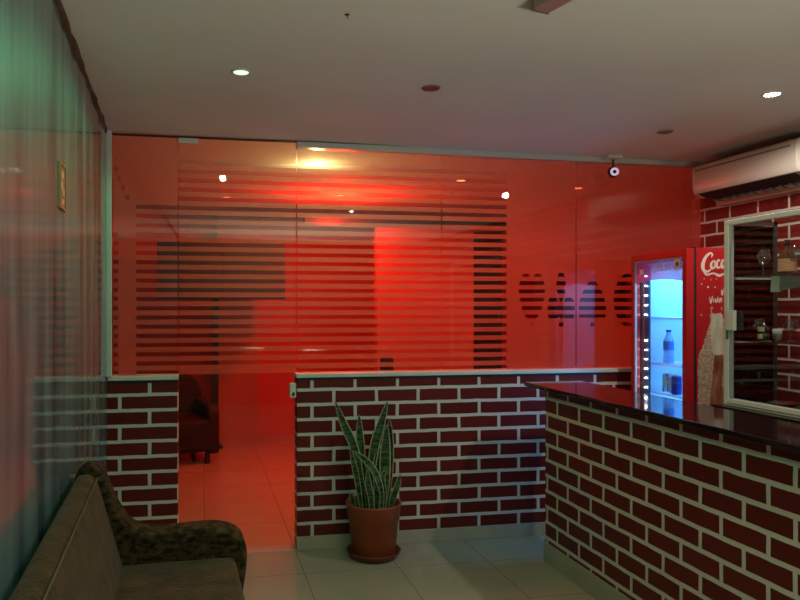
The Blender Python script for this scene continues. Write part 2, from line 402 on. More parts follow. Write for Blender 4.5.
for x0 in (-.368,.002): MB().box(x0,x0+.366,-.02,-.001,.07,2.19).build('door', bark_m, t, bevel=.004)
MB().box(-.35,.35,.03,.5,0,.0595).build('plinth', bark_m, t)
struct(MB().box(.20, .66, 8.35, YB-.001, 0, 2.60).build('wall_pier', redlit_m), 'pale pier on the far wall seen through the glass door', 'wall')
struct(MB().box(1.72, 2.72, 6.90, 7.02, 0, 2.32).build('wall_screen', redlit_m), 'smooth pale screen wall lit red behind the striped glass', 'wall')
struct(MB().box(2.73, 3.08, 7.02, 7.10, 0, 2.31).build('door_2', bark_m), 'dark door beside the screen wall behind the glass', 'door')
tag(MB().box(1.0, 3.10, 6.92, 7.06, 2.335, 2.43).build('pelmet', bark_m, bevel=.004), 'dark horizontal pelmet box above the screen wall behind the glass', 'pelmet')
t = thing('wall_cupboard', 'dark wall-hung cupboard behind the striped glass door', 'cupboard', (.30, 7.35, 0))
MB().box(-.72, .56, 0, .35, 1.62, 2.20).build('body', bark_m, t, bevel=.005)
for x0 in (-.71, -.075): MB().box(x0, x0+.62, -.018, -.001, 1.63, 2.19).build('door', bark_m, t, bevel=.004)
t = thing('post', 'slim dark post standing in the red room behind the glass door', 'post', (.165, 8.0, 0))
MB().box(-.035,.035,-.035,.035,0,2.0).build('shaft', bark_m, t, bevel=.003); MB().box(-.08,.08,-.08,.08,0,.02).build('foot', bark_m, t)
# armchair in the red room
rs_m = noisy(M('dark_red_upholstery', rough=.75), (.014,.002,.002), (.026,.004,.003), 10, bump=.2)
t = thing('armchair', 'dark armchair with rounded back seen through the glass door', 'armchair', (-.27, 7.40, 0), .25)
MB().box(-.34,.34,-.34,.34,.12,.44).build('seat', rs_m, t, bevel=.05)
MB().prism(cr([(-.36,.12),(-.37,.5),(-.30,.78),(0,.86),(.30,.78),(.37,.5),(.36,.12)],5), 'y', .22, .38).build('backrest', rs_m, t, bevel=.03)
for s in (-1,1): MB().prism([(-.34,.1),(.22,.1),(.22,.60),(-.28,.58),(-.34,.52)], 'x', s*.33-.06, s*.33+.06).build('armrest', rs_m, t, bevel=.03)
for sx in (-.28,.28):
    for sy in (-.28,.28): MB().box(sx-.02,sx+.02,sy-.02,sy+.02,0,.12).build('leg', bark_m, t)
# round-backed stool just behind the half wall
t = thing('bar_stool', 'round-backed stool peeking over the half wall behind the glass', 'stool', (1.405, 5.20, 0))
MB().lathe([(0,.70),(.17,.70),(.19,.73),(.17,.77),(0,.78)], 28).build('seat', rs_m, t, smooth=True)
MB().prism([(-.045+.0,.78),(.045,.78)]+[(.052*math.cos(a),1.115+.075*math.sin(a)) for a in [PI*i/14 for i in range(15)]], 'y', .13, .16).build('backrest', M('stool_back', (.08,.01,.01), .4), t, bevel=.004)
MB().lathe([(.012,.03),(.03,.03),(.03,.70),(.012,.70)], 16, closed=True).build('column', alu_m, t, smooth=True)
MB().lathe([(0,0),(.20,0),(.20,.012),(.04,.035),(0,.035)], 28).build('base', alu_m, t, smooth=True)

# ------------------------------------------------------------------ bar counter
t = thing('bar_counter', 'brick-pattern bar counter front running from the corner towards the right foreground', 'bar counter', (2.068, 2.2, 0))
cm = MB().box(0,.30,-2.6,1.874,.0,1.050).build('body', br_cnt, t)
MB().box(-.009,-.0005,-2.6,1.880,0,.118).build('skirting', skirt_m, t, bevel=.002)
t.location = (2.068, 2.2, 0)
w = MB().box(1.995,2.385,-.4,4.215,1.0505,1.074).build('countertop', granite_m, bevel=.004)
tag(w, 'polished black granite countertop on the brick bar, reflecting the fridge', 'countertop')
t = thing('back_bar_unit', 'black low unit under the white-framed display cabinet', 'cabinet', (2.56, 2.3, 0))
MB().box(0,.60,-1.0,.93,0,1.035).build('body', M('black_laminate', (.008,.007,.007), .35), t, bevel=.004)
MB().box(-.012,.61,-1.0,.94,1.0355,1.052).build('top', M('black_top', (.008,.007,.007), .2), t, bevel=.003)
for k in range(3): MB().box(-.016,-.001,-.98+.64*k,-.36+.64*k,.06,1.02).build('door', M('black_door', (.012,.01,.01), .35), t, bevel=.003)

# ------------------------------------------------------------------ drinks refrigerator
rot = math.radians(-3.53)
fr = thing('drinks_fridge', 'red glass-door drinks fridge glowing blue inside in the corner behind the bar', 'fridge', (2.847, 3.740, 0), rot)
FW, FD, FH = .575, .475, 1.872
red_m = M('fridge_red', (.42,.010,.012), .28, coat=.4)
lin_m = M('fridge_liner', (.62,.74,.82), .5)
m = MB()
m.box(0,FD,0,.03,.10,FH); m.box(0,FD,FW-.03,FW,.10,FH); m.box(FD-.03,FD,.03,FW-.03,.10,FH); m.box(0,FD-.03,.03,FW-.03,FH-.05,FH); m.box(0,FD-.03,.03,FW-.03,.10,.30)
m.build('body', red_m, fr, bevel=.003)
m = MB(); e = .002
m.box(.02,FD-.031,.031,.036,.302,FH-.051); m.box(.02,FD-.031,FW-.036,FW-.031,.302,FH-.051); m.box(FD-.036,FD-.031,.037,FW-.037,.302,FH-.051); m.box(.02,FD-.037,.037,FW-.037,FH-.057,FH-.052)
m.build('liner', lin_m, fr)
MB().box(.01,FD-.02,.01,FW-.01,.03,.099).build('plinth', black_m, fr)
for x in (.05,FD-.06):
    for y in (.05,FW-.06): MB().lathe([(0,0),(.02,0),(.02,.03),(0,.03)],12,(x,y,0)).build('foot', black_m, fr)
m = MB(); m.box(-.012,-.001,.004,.036,.11,FH+.004); m.box(-.012,-.001,FW-.036,FW-.004,.11,FH+.004); m.box(-.012,-.001,.036,FW-.036,FH-.045,FH+.004); m.box(-.012,-.001,.036,FW-.036,.11,.30)
m.build('gasket', black_m, fr)
dr = MB(); D0, D1 = -.060, -.013; zt = FH-.002; zb = .12; fwid = .040
dr.box(D0,D1,0,fwid,zb,zt); dr.box(D0,D1,FW-fwid+.012,FW,zb,zt); dr.box(D0,D1,fwid,FW-fwid+.012,zt-.045,zt); dr.box(D0,D1,fwid,FW-fwid+.012,zb,zb+.18)
door = dr.build('door', red_m, fr, bevel=.004)
MB().box(D0+.02,D0+.026,fwid+.001,FW-fwid+.011,zb+.181,zt-.046).build('glass_pane', glass_m, door)
# printed header band at the top of the pane
hb = MB(); zz0, zz1 = 1.700, zt-.047; pts = [(fwid+.002,zz1),(FW-fwid+.010,zz1),(FW-fwid+.010,zz0-.01)]+[(fwid+.002+(FW-2*fwid+.008)*(1-i/10), zz0+.018*math.sin(PI*i/10)-.01) for i in range(1,10)]+[(fwid+.002,zz0-.01)]
hb.prism(pts, 'x', D0+.014, D0+.018)
hbm = film_mat('header_band')
for n_ in hbm.node_tree.nodes:
    if n_.type in ('BSDF_DIFFUSE','BSDF_TRANSLUCENT'): n_.inputs[0].default_value = (.80,.06,.12,1)
hbm.use_nodes = True; hband = hb.build('header_band', hbm, door)
tag(hband, 'red printed band across the top of the pane')
pale_m = M('pale_print', (.75,.72,.78), .5)
MB().box(D0+.012,D0+.0138,.075,.135,1.755,1.815).build('sticker', pale_m, hband)
MB().box(D0+.012,D0+.0138,.455,.495,1.745,1.775).build('sticker', pale_m, hband)
MB().box(D0+.0105,D0+.0118,.092,.115,1.775,1.80).build('sticker_mark', M('navy_print', (.02,.04,.12), .5), hband)
white_frame = M('pale_bezel', (.45,.50,.62), .35)
m = MB(); m.box(D0+.008,D0+.02,fwid-.001,fwid+.006,zb+.18,zt-.045); m.box(D0+.008,D0+.02,FW-fwid+.005,FW-fwid+.012,zb+.18,zt-.045); m.box(D0+.008,D0+.02,fwid+.006,FW-fwid+.005,zt-.052,zt-.045)
m.build('bezel', white_frame, door)
MB().tube([(D0,.025,.95),(D0-.03,.025,.97),(D0-.03,.025,1.02)],.006).build('handle', black_m, door, smooth=True) if False else None
def hrib(mb, pts, w):
    n0 = len(mb.v); ribbon_raw(mb, [(.340-.022*a_, 1.755+.022*b_, c_) for a_, b_, c_ in pts], w)
def ribbon_raw(mb, pts, w, n=5):
    P = cr(pts, n); vs = []
    for i, p in enumerate(P):
        a_ = P[max(i-1,0)]; c_ = P[min(i+1,len(P)-1)]; dx, dz = c_[0]-a_[0], c_[1]-a_[1]; L_ = math.hypot(dx,dz) or 1; hw = w*p[2]/2
        vs += [(D0+.012,p[0]-dz/L_*hw,p[1]+dx/L_*hw),(D0+.012,p[0]+dz/L_*hw,p[1]-dx/L_*hw)]
    mb.add(vs, [(2*i,2*i+1,2*i+3,2*i+2) for i in range(len(P)-1)])
m = MB()
for q in ([(1.2,1.4,.6),(.8,1.9,1),(.1,1.2,1.3),(.3,.2,1.2),(1.3,.3,.6)], [(1.9,1.0,.8),(1.5,.6,1),(1.9,.2,1),(2.1,.8,.6)], [(2.8,1.0,.8),(2.4,.6,1),(2.8,.2,.6)], [(3.6,1,.8),(3.2,.5,1),(3.6,.3,.8),(3.8,.9,.6),(3.9,.2,.6)],
          [(5.2,1.5,.6),(4.8,1.9,1),(4.3,1.2,1.3),(4.4,.2,1.2),(5.2,.4,.6)], [(5.7,.9,.8),(5.4,.5,1),(5.8,.2,1),(5.9,.8,.6)], [(6.3,.3,.8),(6.5,1.8,.8)], [(7.3,1,.8),(6.9,.5,1),(7.3,.3,.8),(7.5,.9,.6),(7.6,.2,.6)]): hrib(m, q, .008)
m.build('header_script', pale_m, hband, recalc=False)
# vertical LED strip on the far side, just behind the pane
led_m = M('led_dot', (1,1,1), .5, emis=(.72,.90,1.0), es=22)
strip_m = M('led_channel', (.02,.06,.12), .5)
st = MB().box(.004,.014,FW-.098,FW-.045,.33,1.80).build('led_channel', strip_m, fr)
for z in [1.735,1.675,1.615,1.555,1.495]+[1.335-.058*k for k in range(6)]+[.93,.86,.79,.72]:
    MB().lathe([(0,-.004),(.008,-.003),(.010,0),(.008,.003),(0,.004)],12).build('led', led_m, st, smooth=True).location = (.000,FW-.070,z)
shelf_m = M('white_wire', (.75,.85,.92), .35)
for z in (1.478,1.195,1.015,.78,.55):
    m = MB(); xa, xb, ya, yb = .035, FD-.045, .045, FW-.045
    for (p, q) in (((xa,ya),(xa,yb)),((xa,yb),(xb,yb)),((xb,yb),(xb,ya)),((xb,ya),(xa,ya))): m.tube([(p[0],p[1],z),(q[0],q[1],z)],.0045,6)
    for k in range(1,16):
        y = ya+(yb-ya)*k/16; m.tube([(xa,y,z),(xb,y,z)],.002,5)
    m.tube([((xa+xb)/2,ya,z-.003),((xa+xb)/2,yb,z-.003)],.003,6)
    m.build('shelf', shelf_m, fr, smooth=True)
MB().box(FD-.0362-.002,FD-.0362,.30,.37,1.375,1.41).build('back_label', M('orange_label', (.75,.28,.15), .5), fr)
# side decal: script lettering, splash and bottle.  s = distance from the front edge, z = height
dec_m = M('decal_cream', (.66,.54,.44), .5)
def ribbon(mb, pts, w, y=-.0008, n=6):
    """pts: (s, z, width factor)"""
    P = cr(pts, n); vs = []; fs = []
    for i, p in enumerate(P):
        a = P[max(i-1,0)]; c = P[min(i+1,len(P)-1)]
        dx, dz = c[0]-a[0], c[1]-a[1]; L = math.hypot(dx,dz) or 1
        hw = w*p[2]/2; nx, nz = -dz/L*hw, dx/L*hw
        vs += [(p[0]+nx,y,p[1]+nz),(p[0]-nx,y,p[1]-nz)]
    for i in range(len(P)-1): fs.append((2*i,2*i+1,2*i+3,2*i+2))
    mb.add(vs, fs)
sx, sz, ox, oz = .0330, .0330, .030, 1.735
def T(pts): return [(ox+x*sx, oz+y*sz+x*.0006, w) for x, y, w in pts]
m = MB(); wd = .0125
ribbon(m, T([(1.75,2.55,.3),(1.95,3.0,.8),(1.55,3.25,.9),(.75,2.6,1.3),(.25,1.4,1.7),(.35,.45,1.6),(1.0,.15,1.1),(1.7,.55,.5)]), wd)        # C
ribbon(m, T([(.2,.3,.3),(.9,-.35,.9),(2.2,-.15,.8),(3.2,-.55,1.2),(4.3,-.1,.4)]), wd)                                                 # tail under the word
ribbon(m, T([(2.25,2.0,.5),(1.75,1.5,1.1),(1.8,.8,1.2),(2.2,.75,.8),(2.5,1.3,1.0),(2.35,1.95,.6),(2.0,2.0,.4)]), wd)                   # o
ribbon(m, T([(3.3,1.9,.8),(3.0,2.1,.7),(2.75,1.4,1.1),(2.9,.8,1.1),(3.5,1.0,.5)]), wd)                                            # c
ribbon(m, T([(4.2,1.9,.6),(3.8,2.0,.8),(3.6,1.3,1.1),(3.75,.75,1.0),(4.1,1.2,.6),(4.3,2.0,.7),(4.2,1.1,1.0),(4.5,.8,.5)]), wd)            # a
ribbon(m, T([(4.6,1.45,.8),(5.0,1.55,.8)]), wd)                                                                            # -
ribbon(m, T([(6.6,2.5,.4),(6.9,3.0,.8),(6.5,3.25,.9),(5.7,2.7,1.2),(5.25,1.6,1.5),(5.4,.8,1.4),(5.9,.7,.9),(6.3,1.0,.4)]), wd)             # C
ribbon(m, T([(6.9,2.0,.5),(6.45,1.6,1.0),(6.5,.9,1.1),(6.9,.9,.8),(7.1,1.5,.9),(6.9,2.0,.5)]), wd)                                  # o
ribbon(m, T([(7.3,1.2,.5),(7.7,2.8,.6),(7.9,3.3,.5),(7.6,2.6,.8),(7.45,1.2,1.0),(7.7,.8,.6)]), wd)                                   # l
ribbon(m, T([(8.5,2.0,.6),(8.1,2.1,.8),(7.95,1.4,1.0),(8.1,.9,.9),(8.4,1.3,.6),(8.6,2.0,.7),(8.5,1.2,.9),(8.9,.8,.6),(9.3,1.6,.3)]), wd)      # a
tag(m.build('logo_lettering', dec_m, fr, recalc=False), 'cream script lettering across the top of the fridge side')
for word in ([(.078,1.60,.6),(.085,1.565,1),(.095,1.605,.7)], [(.102,1.59,.8),(.103,1.57,.8)], [(.112,1.592,.6),(.118,1.57,1),(.128,1.60,.6)],
             [(.145,1.595,.6),(.134,1.585,.9),(.137,1.57,.9),(.147,1.595,.7),(.150,1.57,.7)], [(.150,1.64,.8),(.152,1.61,.9),(.165,1.65,.8)]):
    m = MB(); ribbon(m, word, .008); m.build('script_letter', dec_m, fr, recalc=False)
for s_, z_, r_ in ((.030,1.672,.005),(.068,1.655,.0055),(.085,1.695,.003),(.118,1.70,.003),(.045,1.700,.003),(.110,1.655,.004),(.028,1.50,.004)): 
    MB().add([(s_+r_*math.cos(2*PI*i/10),-.0008,z_+r_*math.sin(2*PI*i/10)) for i in range(10)],[tuple(range(10))]).build('foam_drop', dec_m, fr, recalc=False)
foam_m = M('foam_print', rough=.5)
g = nd(foam_m,'ShaderNodeNewGeometry'); vo = nd(foam_m,'ShaderNodeTexVoronoi'); vo.inputs['Scale'].default_value = 110; lk(foam_m,g.outputs['Position'],vo.inputs['Vector'])
rp = nd(foam_m,'ShaderNodeValToRGB'); rp.color_ramp.elements[0].color=(.62,.50,.38,1); rp.color_ramp.elements[1].color=(.34,.20,.12,1); rp.color_ramp.elements[0].position=.15; rp.color_ramp.elements[1].position=.65
bprint = noisy(M('bottle_print', rough=.4), (.10,.012,.006), (.42,.15,.08), 18, (1,1,.5))
frost_m = noisy(M('frost_print', rough=.5), (.40,.34,.22), (.62,.55,.42), 30, (1,1,.3))
lk(foam_m,vo.outputs['Distance'],rp.inputs[0]); lk(foam_m,rp.outputs[0],bsdf(foam_m).inputs['Base Color'])
rnd = random.Random(3); L = []; Rr = []; NR = 48
for i in range(NR):
    z = 1.545-.0155*i; t_ = min(1, max(0, (1.50-z)/.24))
    L.append((max(.006, .086-.080*t_**1.3+rnd.uniform(-.006,.006)), z)); Rr.append((.150+.16*t_+rnd.uniform(-.007,.007), z))
m = MB().add([(s_,-.0006,z_) for s_, z_ in L+Rr[::-1]], [(i,i+1,2*NR-2-i,2*NR-1-i) for i in range(NR-1)])
sp = m.build('splash_print', foam_m, fr, recalc=False); tag(sp, 'cream foam splash printed on the fridge side')
def blob(name, pts, y, mat, n=4):
    P = cr(pts+[pts[0]], n)[:-1]; return MB().add([(p[0],y,p[1]) for p in P],[tuple(range(len(P)))]).build(name, mat, fr, recalc=False)
blob('bottle_print', [(.108,1.30),(.150,1.30),(.158,1.22),(.152,1.12),(.158,1.0),(.150,.86),(.085,.86),(.078,1.0),(.092,1.12),(.100,1.22)], -.0010, bprint)
blob('frost_print', [(.094,1.505),(.148,1.510),(.156,1.42),(.166,1.34),(.160,1.285),(.098,1.285),(.086,1.36),(.084,1.44)], -.0013, frost_m)
blob('cap_print', [(.098,1.545),(.140,1.550),(.146,1.525),(.140,1.512),(.100,1.508),(.092,1.525)], -.0016, red_m)

FK = 1.055
def fz(z): return 1.55+(z-1.55)*FK if z > 1.0 else z*(1.55-.55*FK)
def grow(o):
    for c in o.children:
        for v in c.data.vertices:
            z = v.co.z+c.location.z; v.co.x *= FK; v.co.y *= FK
            v.co.z = (fz(z) if not c.name.startswith('led.') and c.name != 'led' else v.co.z+fz(c.location.z))
        if c.name == 'led' or c.name.startswith('led.'):
            for v in c.data.vertices: v.co.z -= fz(c.location.z)
            c.location = (c.location.x*FK, c.location.y*FK, fz(c.location.z))
        grow(c)
grow(fr)

# items in the refrigerator (world placed through the fridge frame)
def fw(x, y, z):
    c, s = math.cos(rot), math.sin(rot); x *= FK; y *= FK; return (2.847+c*x-s*y, 3.740+s*x+c*y, fz(z))
water_m = M('blue_clear_plastic', (.45,.70,.95), .1, trans=.6, ior=1.2)
def bottle(loc, h, r, label, mats, cap, name='water_bottle'):
    t = thing(name, label, 'bottle', loc)
    MB().lathe([(0,0),(r,.004),(r,h*.28),(r*.88,h*.33),(r,h*.38),(r,h*.66),(r*.62,h*.80),(r*.42,h*.88),(r*.42,h*.93),(0,h*.93)],24).build('body', mats, t, smooth=True)
    MB().lathe([(0,h*.93),(r*.5,h*.93),(r*.5,h),(0,h)],18).build('cap', cap, t)
    return t
navy_m = M('navy_cap', (.01,.04,.30), .4)
b1 = bottle(fw(.10,.424,1.2005), .215, .032, 'clear water bottle with blue cap on the middle fridge shelf', water_m, navy_m)
MB().lathe([(.0325,.085),(.0328,.087),(.0328,.138),(.0325,.14)],24).build('label_band', M('blue_label',(.05,.25,.75),.4), b1)
def can(loc, label, mt, group=None, name='drink_can'):
    t = thing(name, label, 'can', loc, group=group)
    MB().lathe([(0,0),(.024,0),(.031,.008),(.031,.108),(.026,.119),(.0,.119)],24).build('body', mt, t, smooth=True)
    MB().lathe([(.0225,.1185),(.0265,.119),(.0265,.122),(.0235,.122)],24,closed=True).build('rim', alu_m, t)
    return t
silver_m = noisy(M('silver_blue_can', rough=.3, metal=.3), (.06,.14,.30), (.70,.80,.90), 30, (1,1,.5), lo=.45, hi=.55)
can(fw(.100,.435,1.0205), 'silver and dark-blue can on the lower fridge shelf, left of the pair', silver_m)
can(fw(.095,.365,1.0205), 'pale blue can on the lower fridge shelf beside a dark blue one', noisy(M('pale_can', rough=.3), (.25,.4,.7),(.6,.75,.9),20))
can(fw(.07,.295,1.0205), 'dark blue can nearest the hinge side of the fridge shelf', M('dark_blue_can',(.02,.05,.35),.3))

# ------------------------------------------------------------------ display cabinet over the bar
dc = thing('display_cabinet', 'white-framed glass display cabinet with glasses at right edge', 'display cabinet', (2.600, 3.211, 1.0535))
CH, CL, CDp = .925, 1.35, .30    # height, length (towards the viewer), depth
cw_m = noisy(M('white_aluminium', rough=.3), (.80,.80,.77), (.85,.85,.82), 4)
m = MB(); f_ = .026
m.box(0,.03,-f_,0,0,CH); m.box(0,.03,-CL,-CL+f_,0,CH); m.box(0,.045,-CL+f_,-f_,0,.032); m.box(0,.03,-CL+f_,-f_,CH-.024,CH)
m.build('frame', cw_m, dc, bevel=.002)
m = MB(); m.box(.008,.022,-f_-.016,-f_,.032,CH-.024); m.build('sliding_stile', alu_m, dc, bevel=.001)
MB().box(-.004,.001,-CL+f_,-f_,.010,.014).build('track_line', M('grey_line',(.25,.25,.25),.4), dc)
MB().box(.012,.016,-.70,-f_-.016,.032,CH-.024).build('glass_door', cglass_m, dc)
MB().box(.020,.024,-CL+f_,-.68,.032,CH-.024).build('glass_door', cglass_m, dc)
h_ = MB(); h_.box(-.016,.006,-.082,-.030,.375,.475); h_.build('handle', cw_m, dc, bevel=.004)
MB().box(-.006,.004,-.028,-.018,.33,.46).build('latch', M('grey_latch',(.12,.12,.11),.4), dc, bevel=.002)
m = MB(); m.box(.282,.30,-.012,0,0,CH); m.box(.275,.30,-CL,-CL+.025,0,CH); m.box(.031,.30,-.012,-.002,CH-.02,CH); m.box(.031,.30,-CL,-CL+.012,CH-.02,CH); m.box(.031,.30,-CL+.012,-.012,0,.010)
m.build('rear_frame', M('dark_rear_frame',(.03,.028,.028),.4), dc)
MB().box(.031,.292,-.0018,-.0002,.0,CH-.022).build('end_panel', smoke_m, dc)
wg_m = glass_mat('drinking_glass', (.93,.94,.94), 2.2, .04)
shelf_glass_m = glass_mat('shelf_glass', (.93,.95,.94), .25)
shg = M('glass_shelf_edge', (.030,.040,.038), .15)
for z in (.322,.640):
    MB().box(.034,.290,-CL+.03,-.028,z,z+.006).build('glass_shelf', shelf_glass_m, dc)
    MB().box(.030,.0338,-CL+.03,-.028,z,z+.006).build('shelf_edge', shg, dc)
    for yy in (-.03,-CL+.012): MB().box(.05,.25,yy,yy+.018,z-.010,z-.001).build('shelf_bracket', alu_m, dc)
def glassware(x, y, z, label, h=.125, r=.032, group=None, name='wine_glass'):
    t = thing(name, label, 'glass', (x, y, z), group=group)
    MB().lathe([(0,0),(r*.85,.001),(r*.8,.003),(.006,.006),(.0035,.012),(.0035,h*.42)],24).build('stem', wg_m, t, smooth=True)
    MB().lathe([(.0035,h*.42),(r*.55,h*.47),(r*.95,h*.62),(r,h*.76),(r*.82,h),(r*.79,h),(r*.96,h*.76),(r*.9,h*.63),(r*.5,h*.485),(0,h*.455)],28).build('bowl', wg_m, t, smooth=True)
    return t
zs1, zs2, zc = 1.0535+.6465, 1.0535+.3285, 1.0535+.0105
glassware(2.75, 3.125, zs1, 'stemmed glass on the upper shelf, left of the labelled bottle', .128, .033)
glassware(2.73, 2.905, zs1, 'stemmed glass on the upper shelf, right of the labelled bottle', .130, .034)
glassware(2.75, 3.155, zs2, 'stemmed glass on the lower shelf behind the cream-labelled miniature', .105, .030)
glassware(2.74, 2.945, zs2, 'flared stemmed glass alone on the lower shelf before bare brick', .105, .033)
t = thing('liqueur_bottle', 'amber bottle with peach label on the upper cabinet shelf', 'bottle', (2.76, 2.985, zs1))
am_m = M('amber_glass', (.07,.025,.012), .12); pk_m = noisy(M('peach_label', rough=.5), (.95,.40,.20), (.98,.55,.34), 20, (1,1,6))
MB().lathe([(0,0),(.036,0),(.038,.006),(.038,.085),(.030,.102),(.013,.120),(.011,.150),(0,.150)],28).build('body', am_m, t, smooth=True)
MB().lathe([(.0385,.016),(.0388,.017),(.0388,.074),(.0385,.075)],28).build('label_band', pk_m, t)
MB().lathe([(0,.150),(.013,.150),(.013,.166),(0,.167)],18).build('cap', M('dark_cap',(.05,.05,.05),.3), t)
t = thing('miniature_bottle', 'squat dark miniature bottle with two cream labels on the lower shelf', 'bottle', (2.71, 3.075, zs2))
MB().lathe([(0,0),(.022,0),(.024,.006),(.024,.030),(.019,.037),(.024,.045),(.022,.066),(.010,.072),(.009,.084),(0,.084)],24).build('body', M('green_dark',(.03,.035,.02),.2), t, smooth=True)
cr_m = M('cream_label',(.75,.66,.45),.5)
for z0,z1,a0,a1 in ((.044,.066,2.2,4.1),(.008,.031,1.9,3.8)):
    m = MB(); vs = []
    for i in range(9):
        a = a0+(a1-a0)*i/8; vs += [(.0255*math.cos(a),.0255*math.sin(a),z0),(.0255*math.cos(a),.0255*math.sin(a),z1)]
    m.add(vs,[(2*i,2*i+2,2*i+3,2*i+1) for i in range(8)]).build('paper_label', cr_m, t, smooth=True, recalc=False)
t = thing('shot_glass', 'small grey cup behind the miniature bottle on the lower shelf', 'cup', (2.80, 3.09, zs2))
MB().lathe([(0,0),(.017,0),(.022,.055),(.019,.055),(.015,.005),(0,.005)],20).build('body', M('grey_cup',(.32,.33,.32),.4), t, smooth=True)
t = thing('reflection_card', 'pale green reflection under the upper cabinet shelf, shaped as a hanging card', 'card', (2.70, 2.97, 1.0535+.6385))
MB().add([(0,0,0),(.004,0,0),(.010,0,-.075),(.006,0,-.075),(0,.045,0),(.004,.045,0),(.010,.058,-.075),(.006,.058,-.075)],[(0,1,2,3),(4,7,6,5),(0,3,7,4),(1,5,6,2),(0,4,5,1),(3,2,6,7)]).build('card', M('pale_green_reflection',(.55,.68,.62),.5), t)  # pale and dark sides of a reflection, built as solid card
MB().add([(.004,0,0),(.07,-.06,0),(.07,-.06,-.05),(.004,0,-.07),(.004,.003,0),(.072,-.057,0),(.072,-.057,-.05),(.004,.003,-.07)],[(0,1,2,3),(4,7,6,5),(0,3,7,4),(1,5,6,2),(0,4,5,1),(3,2,6,7)]).build('side_flap', M('grey_green_reflection',(.14,.18,.16),.5), t)
t = thing('glass_dish', 'shallow glass dish on the floor of the display cabinet', 'dish', (2.74, 3.00, zc))
MB().lathe([(0,0),(.05,0),(.085,.022),(.087,.024),(.083,.024),(.049,.003),(0,.003)],28).build('body', wg_m, t, smooth=True)

# ------------------------------------------------------------------ air conditioner
ac = thing('air_conditioner', 'cream split air conditioner mounted high on the brick wall', 'air conditioner', (XR-.001, 4.285, 2.20))
ac_m = noisy(M('aged_white_plastic', rough=.35), (.43,.39,.32), (.47,.43,.35), 3); bsdf(ac_m).inputs['Coat Weight'].default_value = .4; bsdf(ac_m).inputs['Coat Roughness'].default_value = .15
# profile in x (towards room negative) and z
def acp(n0, n1, prof, name, mat, bev=.003): return MB().prism(prof, 'y', n0, n1).build(name, mat, ac, bevel=bev)
LEN = .825
body = [(0,.06),(0,.30),(-.20,.302),(-.232,.285),(-.240,.25),(-.238,.14),(-.225,.105),(-.17,.085),(-.12,.095),(-.06,.06)]
acp(-LEN+.02, .055, body, 'casing', ac_m, .006)
acp(.0555, .062, [(x*.995,z) for x,z in body], 'end_cap', noisy(M('cream_cap', rough=.4), (.52,.46,.37), (.56,.50,.41), 3), .002)
acp(-LEN-.012, -LEN+.0195, [(x*1.01,z) for x,z in body], 'end_cap', noisy(M('cream_cap_near', rough=.4), (.55,.51,.41), (.58,.54,.44), 3), .004)
MB().box(-.243,-.2405,-LEN+.06,.03,.252,.262).build('grille_slot', M('slot_dark',(.16,.14,.12),.6), ac)
acp(-LEN+.05, .02, [(-.222,.1035),(-.17,.0835),(-.062,.0595),(-.062,.0565),(-.172,.079),(-.224,.100)], 'air_outlet', black_m, 0)
m = MB().prism([(-.120,.060),(-.070,.046),(-.068,.049),(-.118,.064)], 'y', -LEN+.06, .01); m.build('vent_flap', ac_m, ac, bevel=.001)
for k in range(10): MB().box(-.15,-.08,-LEN+.09+k*.075,-.0+-LEN+.094+k*.075,.050,.064).build('vane', M('vane_dark',(.03,.03,.03),.5) if k == 0 else bpy.data.materials['vane_dark'], ac)
MB().box(-.055,-.001,-LEN+.02,.05,.030,.0595).build('wall_plate', ac_m, ac, bevel=.003)

# ------------------------------------------------------------------ ceiling lights
trim_w = M('spot_trim_white', (.55,.55,.52), .4)
def downlight(x, y, label, core, name='ceiling_light', zoff=0, group=None, trim=None, r=.045):
    z = cz(x)-.0008
    t = thing(name, label, 'ceiling light', (x, y, z), group=group)
    MB().lathe([(r*.72,0),(r,0),(r,-.004),(r*.9,-.008),(r*.76,-.006)],32,closed=True).build('trim_ring', trim or trim_w, t, smooth=True)
    MB().lathe([(0,-.002),(r*.74,-.002),(r*.74,-.0045),(0,-.0055)],28).build('lens', core, t)
    return t
downlight(.181, 3.253, 'lit green-white recessed ceiling spot at upper left', M('green_emit',(1,1,1),.5,emis=(.45,1,.50),es=1.9))
downlight(2.708, 3.021, 'lit warm white recessed ceiling spot at upper right near the cabinet', M('white_emit',(1,1,1),.5,emis=(1,.93,.85),es=80))
downlight(1.084, 3.293, 'unlit reddish recessed ceiling spot in the middle of the ceiling', M('red_lens',(.16,.03,.03),.4), trim=M('red_trim',(.22,.10,.08),.5))
downlight(2.681, 3.794, 'unlit grey recessed ceiling spot near the air conditioner', M('grey_lens',(.10,.08,.07),.4), trim=M('grey_trim',(.25,.22,.20),.5))
downlight(1.29, 6.6, 'red ceiling spot in the back room, nearest the striped door', M('red_emit',(1,.1,.1),.5,emis=(1,.10,.03),es=8))
downlight(2.1, 5.6, 'red ceiling spot in the back room above the screen wall', bpy.data.materials['red_emit'])
downlight(3.2, 5.7, 'red ceiling spot in the back room at far right', bpy.data.materials['red_emit'])
downlight(.25, 7.0, 'dim red ceiling spot in the back room at far left', bpy.data.materials['red_emit'])
downlight(.841, 5.20, 'glaring yellow ceiling spot close behind the glass beside the door', M('yellow_emit',(1,1,1),.5,emis=(1,.85,.35),es=40))
